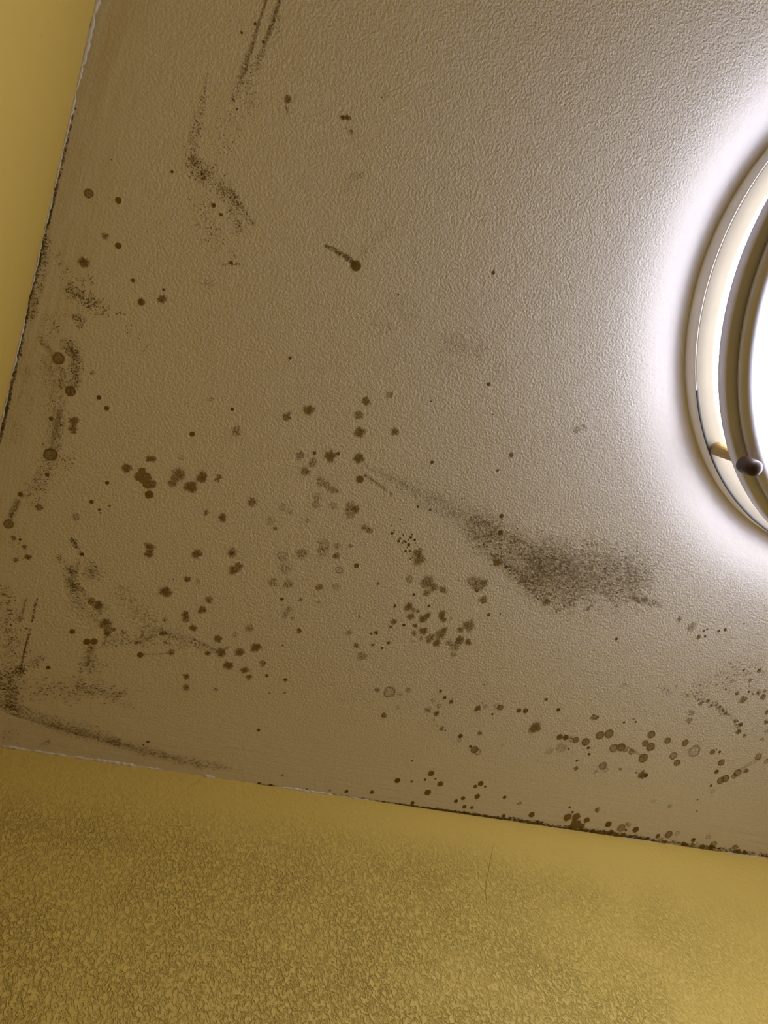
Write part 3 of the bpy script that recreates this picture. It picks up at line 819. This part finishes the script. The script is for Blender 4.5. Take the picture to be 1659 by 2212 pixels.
spray(P, [(140, 625), (180, 645), (215, 665), (235, 672)], [12, 20, 20, 10], 340, (1.0, 1.9), 0.9)
spray(P, [(165, 680), (175, 705)], 14, 100, (1.0, 1.7), 0.85)
spray(P, [(245, 672), (272, 680)], 5, 14, (1.0, 1.7), 0.9, clump=0)
spray(P, [(275, 700), (300, 735), (320, 770)], 14, 30, (1.0, 1.5), 0.85, clump=0)
spray(P, [(110, 680), (120, 720)], 24, 90, (0.9, 1.6), 0.8)
spray(P, [(140, 735), (165, 765), (165, 815), (150, 850)], [16, 14, 14, 12], 850, (0.8, 1.5), 0.8, clump=0.3)
spray(P, [(105, 770), (120, 850), (115, 920), (110, 970)], [24, 28, 20, 14], 1250, (0.7, 1.2), 0.62, clump=0.4)
spray(P, [(135, 890), (125, 950), (118, 1000)], [16, 12, 10], 260, (0.8, 1.4), 0.75)
spray(P, [(60, 790), (45, 900), (30, 960)], [20, 26, 20], 700, (0.8, 1.4), 0.30, clump=0.5)
spray(P, [(140, 985), (150, 1010)], 22, 60, (0.9, 1.5), 0.85)
spray(P, [(110, 1000), (85, 1045), (60, 1085)], [22, 28, 24], 380, (0.9, 1.5), 0.75)
P.ribbon([(82, 715), (92, 740), (108, 757), (122, 770)], 9, 0.40, 1.0)
P.ribbon([(127, 785), (137, 810), (130, 830), (142, 845)], 10, 0.42, 1.1)
P.ribbon([(137, 870), (128, 900), (118, 940), (110, 975)], 7, 0.42, 0.9)
P.ribbon([(90, 955), (97, 968)], 5, 0.4, 0.8)
P.ribbon([(40, 1078), (30, 1100), (20, 1125)], 10, 0.40, 1.0)
spray(P, [(40, 1078), (22, 1122)], 6, 140, (0.8, 1.4), 0.6)
spray(P, [(25, 1160), (55, 1200)], 18, 70, (0.9, 1.8), 0.5)
P.build('mold_patch', 'speckled mold patch beside the left wall')
P = Patch()
spray(P, [(152, 1160), (170, 1185), (176, 1200)], [8, 5, 4], 80, (0.9, 1.6), 0.75, ex=1.6, ang=0.5)
spray(P, [(125, 1200), (140, 1225)], 8, 40, (0.9, 1.5), 0.8)
spray(P, [(150, 1225), (155, 1255), (165, 1280)], [10, 14, 14], 330, (0.8, 1.5), 0.7, ex=1.4, ang=0.3)
spray(P, [(190, 1220), (205, 1250)], 24, 240, (0.7, 1.3), 0.55, ex=1.6, ang=0.1)
spray(P, [(160, 1290), (185, 1310), (220, 1335)], 26, 300, (0.8, 1.3), 0.5, ex=1.8, ang=0.3)
spray(P, [(250, 1270), (290, 1310), (330, 1345)], [20, 26, 26], 260, (0.8, 1.3), 0.45, ex=1.8, ang=0.3)
spray(P, [(300, 1360), (370, 1375), (470, 1408)], [26, 22, 6], 420, (0.8, 1.3), 0.48, ex=2.2, ang=0.25)
spray(P, [(230, 1385), (330, 1385)], 16, 160, (0.8, 1.3), 0.5, ex=2.2, ang=0.0)
P.ribbon([(170, 1205), (165, 1235), (155, 1260)], 5, 0.32, 1.0)
P.ribbon([(165, 1262), (200, 1305), (225, 1325)], 7, 0.25, 1.0)
P.ribbon([(302, 1413), (340, 1413), (372, 1410)], 2.2, 0.45, 0.6)
P.ribbon([(400, 1372), (440, 1390), (475, 1408)], 2.2, 0.4, 0.8)
P.ribbon([(230, 1370), (222, 1400)], 6, 0.45, 0.9)
P.ribbon([(198, 1385), (190, 1440)], 7, 0.28, 1.1)
spray(P, [(197, 1395), (188, 1445)], 16, 160, (0.8, 1.4), 0.5, ex=1.8, ang=0.1)
P.build('mold_patch', 'loose drift of elongated mold specks')
P = Patch()
spray(P, [(5, 1270), (25, 1360), (30, 1440)], [20, 30, 40], 420, (0.9, 1.7), 0.75, ex=1.3, ang=0.3)
spray(P, [(80, 1292), (74, 1320), (70, 1343)], [2, 3, 2], 70, (0.9, 1.7), 0.9, clump=0)
spray(P, [(66, 1355), (58, 1390)], [3, 3], 50, (0.9, 1.6), 0.85, clump=0)
P.ribbon([(62, 1370), (54, 1400), (48, 1428), (45, 1449)], 2.6, 0.85, 0.5, 0.1)
P.ribbon([(58, 1290), (52, 1310), (45, 1335)], 4.5, 0.5, 0.9, 0.5)
spray(P, [(38, 1441), (52, 1452)], 12, 160, (0.8, 1.6), 0.8)
spray(P, [(0, 1450), (30, 1500), (20, 1530)], [30, 36, 20], 800, (0.8, 1.6), 0.72, ex=1.4, ang=0.3)
spray(P, [(70, 1440), (95, 1420)], 12, 90, (0.8, 1.5), 0.7)
spray(P, [(60, 1490), (140, 1490), (180, 1500)], 26, 300, (0.8, 1.5), 0.6, ex=1.7, ang=-0.2)
spray(P, [(160, 1475), (220, 1495), (275, 1500)], [16, 22, 12], 300, (0.8, 1.4), 0.6, ex=2.0, ang=-0.3)
spray(P, [(245, 1515), (290, 1525)], 8, 50, (0.9, 1.6), 0.5)
spray(P, [(170, 1450), (230, 1430)], 22, 130, (0.8, 1.3), 0.5, ex=1.7, ang=-0.2)
spray(P, [(0, 1518), (60, 1542), (130, 1566), (200, 1585), (260, 1604)], [10, 14, 18, 18, 10], 1300, (0.7, 1.3), 0.40, ex=1.8, ang=0.15, clump=0.3)
spray(P, [(240, 1600), (300, 1618), (360, 1634), (440, 1652), (500, 1660)], [9, 12, 10, 12, 6], 800, (0.7, 1.3), 0.30, ex=2.0, ang=0.1, clump=0.4)
P.ribbon([(-10, 1530), (40, 1547), (90, 1562), (140, 1577), (200, 1594)], 4.0, 0.45, 0.7, 0.5)
P.ribbon([(60, 1552), (140, 1574), (220, 1598), (300, 1620), (370, 1638), (440, 1654)], 9.0, 0.26, 0.9, 0.9)
spray(P, [(10, 1580), (25, 1600)], 20, 60, (0.8, 1.5), 0.5)
P.ribbon([(85, 1612), (100, 1605), (112, 1598)], 6, 0.3, 1.1)
P.build('mold_patch', 'dense mold specks in the lower left corner')
P = Patch()
DP = [(785, 1005), (840, 1030), (900, 1062), (960, 1090), (1020, 1125), (1080, 1170), (1150, 1210), (1210, 1240), (1270, 1240), (1340, 1240), (1400, 1255)]
DW = [5, 10, 16, 24, 36, 46, 56, 72, 82, 76, 50]
spray(P, DP[:6], DW[:6], 2600, (0.6, 1.1), 0.50, ex=1.4, ang=0.5, clump=0.3)
spray(P, DP[4:8], DW[4:8], 3300, (0.6, 1.2), 0.50, ex=2.2, ang=0.35, clump=0.15)
spray(P, DP[6:], DW[6:], 5600, (0.6, 1.2), 0.42, ex=3.0, ang=0.12, clump=0.15)
spray(P, [(1060, 1195), (1110, 1235), (1180, 1280), (1240, 1310)], [12, 16, 20, 18], 900, (0.7, 1.4), 0.55, ex=1.7, ang=0.5, clump=0.3)
spray(P, [(1040, 1180), (1085, 1220), (1150, 1275), (1210, 1322)], [8, 12, 12, 10], 220, (0.8, 1.6), 0.75, ex=1.5, ang=0.4)
spray(P, [(1360, 1290), (1430, 1308)], [10, 8], 160, (0.8, 1.4), 0.35, ex=3, ang=0.2)
spray(P, [(900, 1095), (960, 1105)], 12, 90, (0.7, 1.2), 0.5)
spray(P, [(787, 1025), (815, 1045), (850, 1070)], [3, 4, 5], 220, (0.7, 1.2), 0.55, clump=0.2)
P.ribbon([(1008, 1168), (1040, 1160), (1080, 1151)], 3.2, 0.45, 0.6)
P.ribbon([(1035, 1117), (1058, 1133), (1080, 1150)], 3.4, 0.45, 0.6)
P.ribbon([(1082, 1151), (1110, 1162), (1145, 1178), (1180, 1190)], 4.0, 0.45, 0.8)
for k in range(6):
    x0 = 1188 + 9 * k
    P.ribbon([(x0, 1278 + 5 * k), (x0 + 32, 1243 + 5 * k), (x0 + 62, 1210 + 6 * k)], 2.2, 0.32, 0.7)
P.ribbon([(1085, 1160), (1150, 1210), (1210, 1245), (1270, 1265)], 44, 0.13, 0.6, 0.4)
P.ribbon([(1200, 1240), (1260, 1250), (1320, 1245), (1400, 1250)], 60, 0.13, 0.6, 0.4)
P.ribbon([(1330, 1280), (1400, 1302), (1440, 1312)], 6, 0.16, 0.8, 0.4)
P.build('mold_patch', 'large dense fan-shaped mold smear')
P = Patch()
spray(P, [(850, 640), (870, 670), (900, 690)], 30, 220, (0.6, 1.1), 0.55)
spray(P, [(790, 700), (850, 710)], 22, 80, (0.7, 1.3), 0.6)
spray(P, [(950, 740), (1000, 745), (1050, 755)], [34, 34, 26], 620, (0.6, 1.2), 0.60)
spray(P, [(930, 780), (1000, 800)], 20, 140, (0.6, 1.1), 0.5)
spray(P, [(1060, 780), (1090, 810)], 26, 120, (0.6, 1.0), 0.4)
spray(P, [(1030, 465), (1050, 478)], 10, 30, (0.6, 1.1), 0.5)
P.build('mold_patch', 'faint fine mold specks')
P = Patch()
spray(P, [(1490, 1490), (1560, 1470), (1640, 1440)], [16, 26, 40], 240, (0.9, 2.2), 0.45, ex=1.3, ang=-0.2)
spray(P, [(1480, 1500), (1530, 1515), (1570, 1540), (1600, 1570)], [12, 12, 8, 8], 130, (0.9, 2.6), 0.45, ex=1.3, ang=0.2)
spray(P, [(1420, 1485), (1450, 1495)], 6, 40, (0.9, 1.6), 0.5)
spray(P, [(1330, 1520), (1450, 1540)], 24, 60, (0.9, 1.5), 0.4)
P.ribbon([(1360, 1617), (1385, 1632), (1395, 1640)], 4, 0.35, 0.8)
P.ribbon([(1320, 1612), (1345, 1608), (1375, 1625)], 3.5, 0.5, 0.7)
P.ribbon([(1580, 1672), (1600, 1663), (1620, 1650), (1650, 1635)], 5, 0.30, 0.8)
P.build('mold_patch', 'scattered mold specks near the right edge')
# growth in the joint between ceiling and walls
P = Patch()
spray(P, [(455, 1690), (560, 1697), (620, 1706)], [4, 4, 4], 90, (0.9, 2.0), 0.8, ex=1.5, ang=0.1)
spray(P, [(700, 1716), (760, 1724), (800, 1730)], 4, 50, (0.8, 1.6), 0.8)
spray(P, [(800, 1731), (900, 1743), (1000, 1756), (1100, 1770)], [2.5, 2.5, 3, 3], 480, (0.9, 2.2), 0.55, ex=2.0, ang=0.1, clump=0.4)
spray(P, [(1100, 1768), (1200, 1786), (1300, 1799), (1400, 1813)], [4, 5, 6, 5], 600, (0.9, 2.4), 0.55, ex=1.7, ang=0.1, clump=0.4)
spray(P, [(1400, 1813), (1500, 1826), (1659, 1848)], [5, 5, 4], 360, (0.9, 2.2), 0.55, ex=1.8, ang=0.1, clump=0.5)
for a, b in ((800, 930), (925, 1005), (1000, 1115), (1110, 1210), (1180, 1330), (1320, 1460), (1450, 1640)):
    pth = [(x, 1612 + 0.14648 * x - 1.5) for x in range(a, b + 1, 12)]
    P.ribbon(pth, 2.3, 0.60, 0.9, 0.45)
P.ribbon([(560, 1693), (600, 1702), (640, 1707)], 2.5, 0.8, 0.8, 0.1)
P.ribbon([(430, 1678), (470, 1684), (505, 1689)], 2.2, 0.7, 0.8, 0.1)
P.build('mold_line', 'dark mold along the front wall joint')
P = Patch()
pth = []
spray(P, [(158, 250), (140, 330), (125, 395)], [2, 3, 3], 110, (0.9, 2.2), 0.8, ex=1.6, ang=1.75)
spray(P, [(125, 395), (106, 475), (92, 530), (70, 625)], [3, 4, 5, 5], 420, (0.9, 2.2), 0.6, ex=1.6, ang=1.8)
spray(P, [(70, 625), (45, 740), (20, 860), (2, 940)], [4, 4, 4, 4], 460, (0.9, 2.2), 0.7, ex=1.6, ang=1.8)
P.ribbon([(126, 390), (110, 460), (97, 508)], 3.0, 0.7, 0.8, 0.45)
P.ribbon([(90, 520), (78, 585), (62, 655), (45, 735), (28, 815)], 4.0, 0.75, 0.8, 0.6)
P.ribbon([(28, 810), (14, 880), (2, 945), (-20, 1010)], 4.5, 0.85, 0.8, 0.4)
P.build('mold_line', 'dark mold along the left wall joint')

# a hairline crack in the rough wall's plaster, drawn as a dark ribbon
def wall_at(px, py):
    d = ray(px, py)
    return CAM + d * ((-0.00008 - CAM.y) / d.y)


me = bpy.data.meshes.new('crack')
vs, fs = [], []
for i, (x, y) in enumerate([(1066, 1822), (1062, 1845), (1057, 1868), (1054, 1890), (1050, 1903), (1049, 1925), (1051, 1950), (1053, 1972)]):
    for dx in (-0.6, 0.6):
        q = wall_at(x + dx * (1.0 if 0 < i < 7 else 0.2), y)
        vs.append((q.x, q.y, q.z))
    if i:
        fs.append((2 * i - 2, 2 * i - 1, 2 * i + 1, 2 * i))
me.from_pydata(vs, [], fs)
crack = link('crack', me, mat_plain('crack_line', (0.22, 0.15, 0.03), 0.9), bpy.data.objects['wall_front'])
crack['label'] = 'thin dark crack in the plaster'
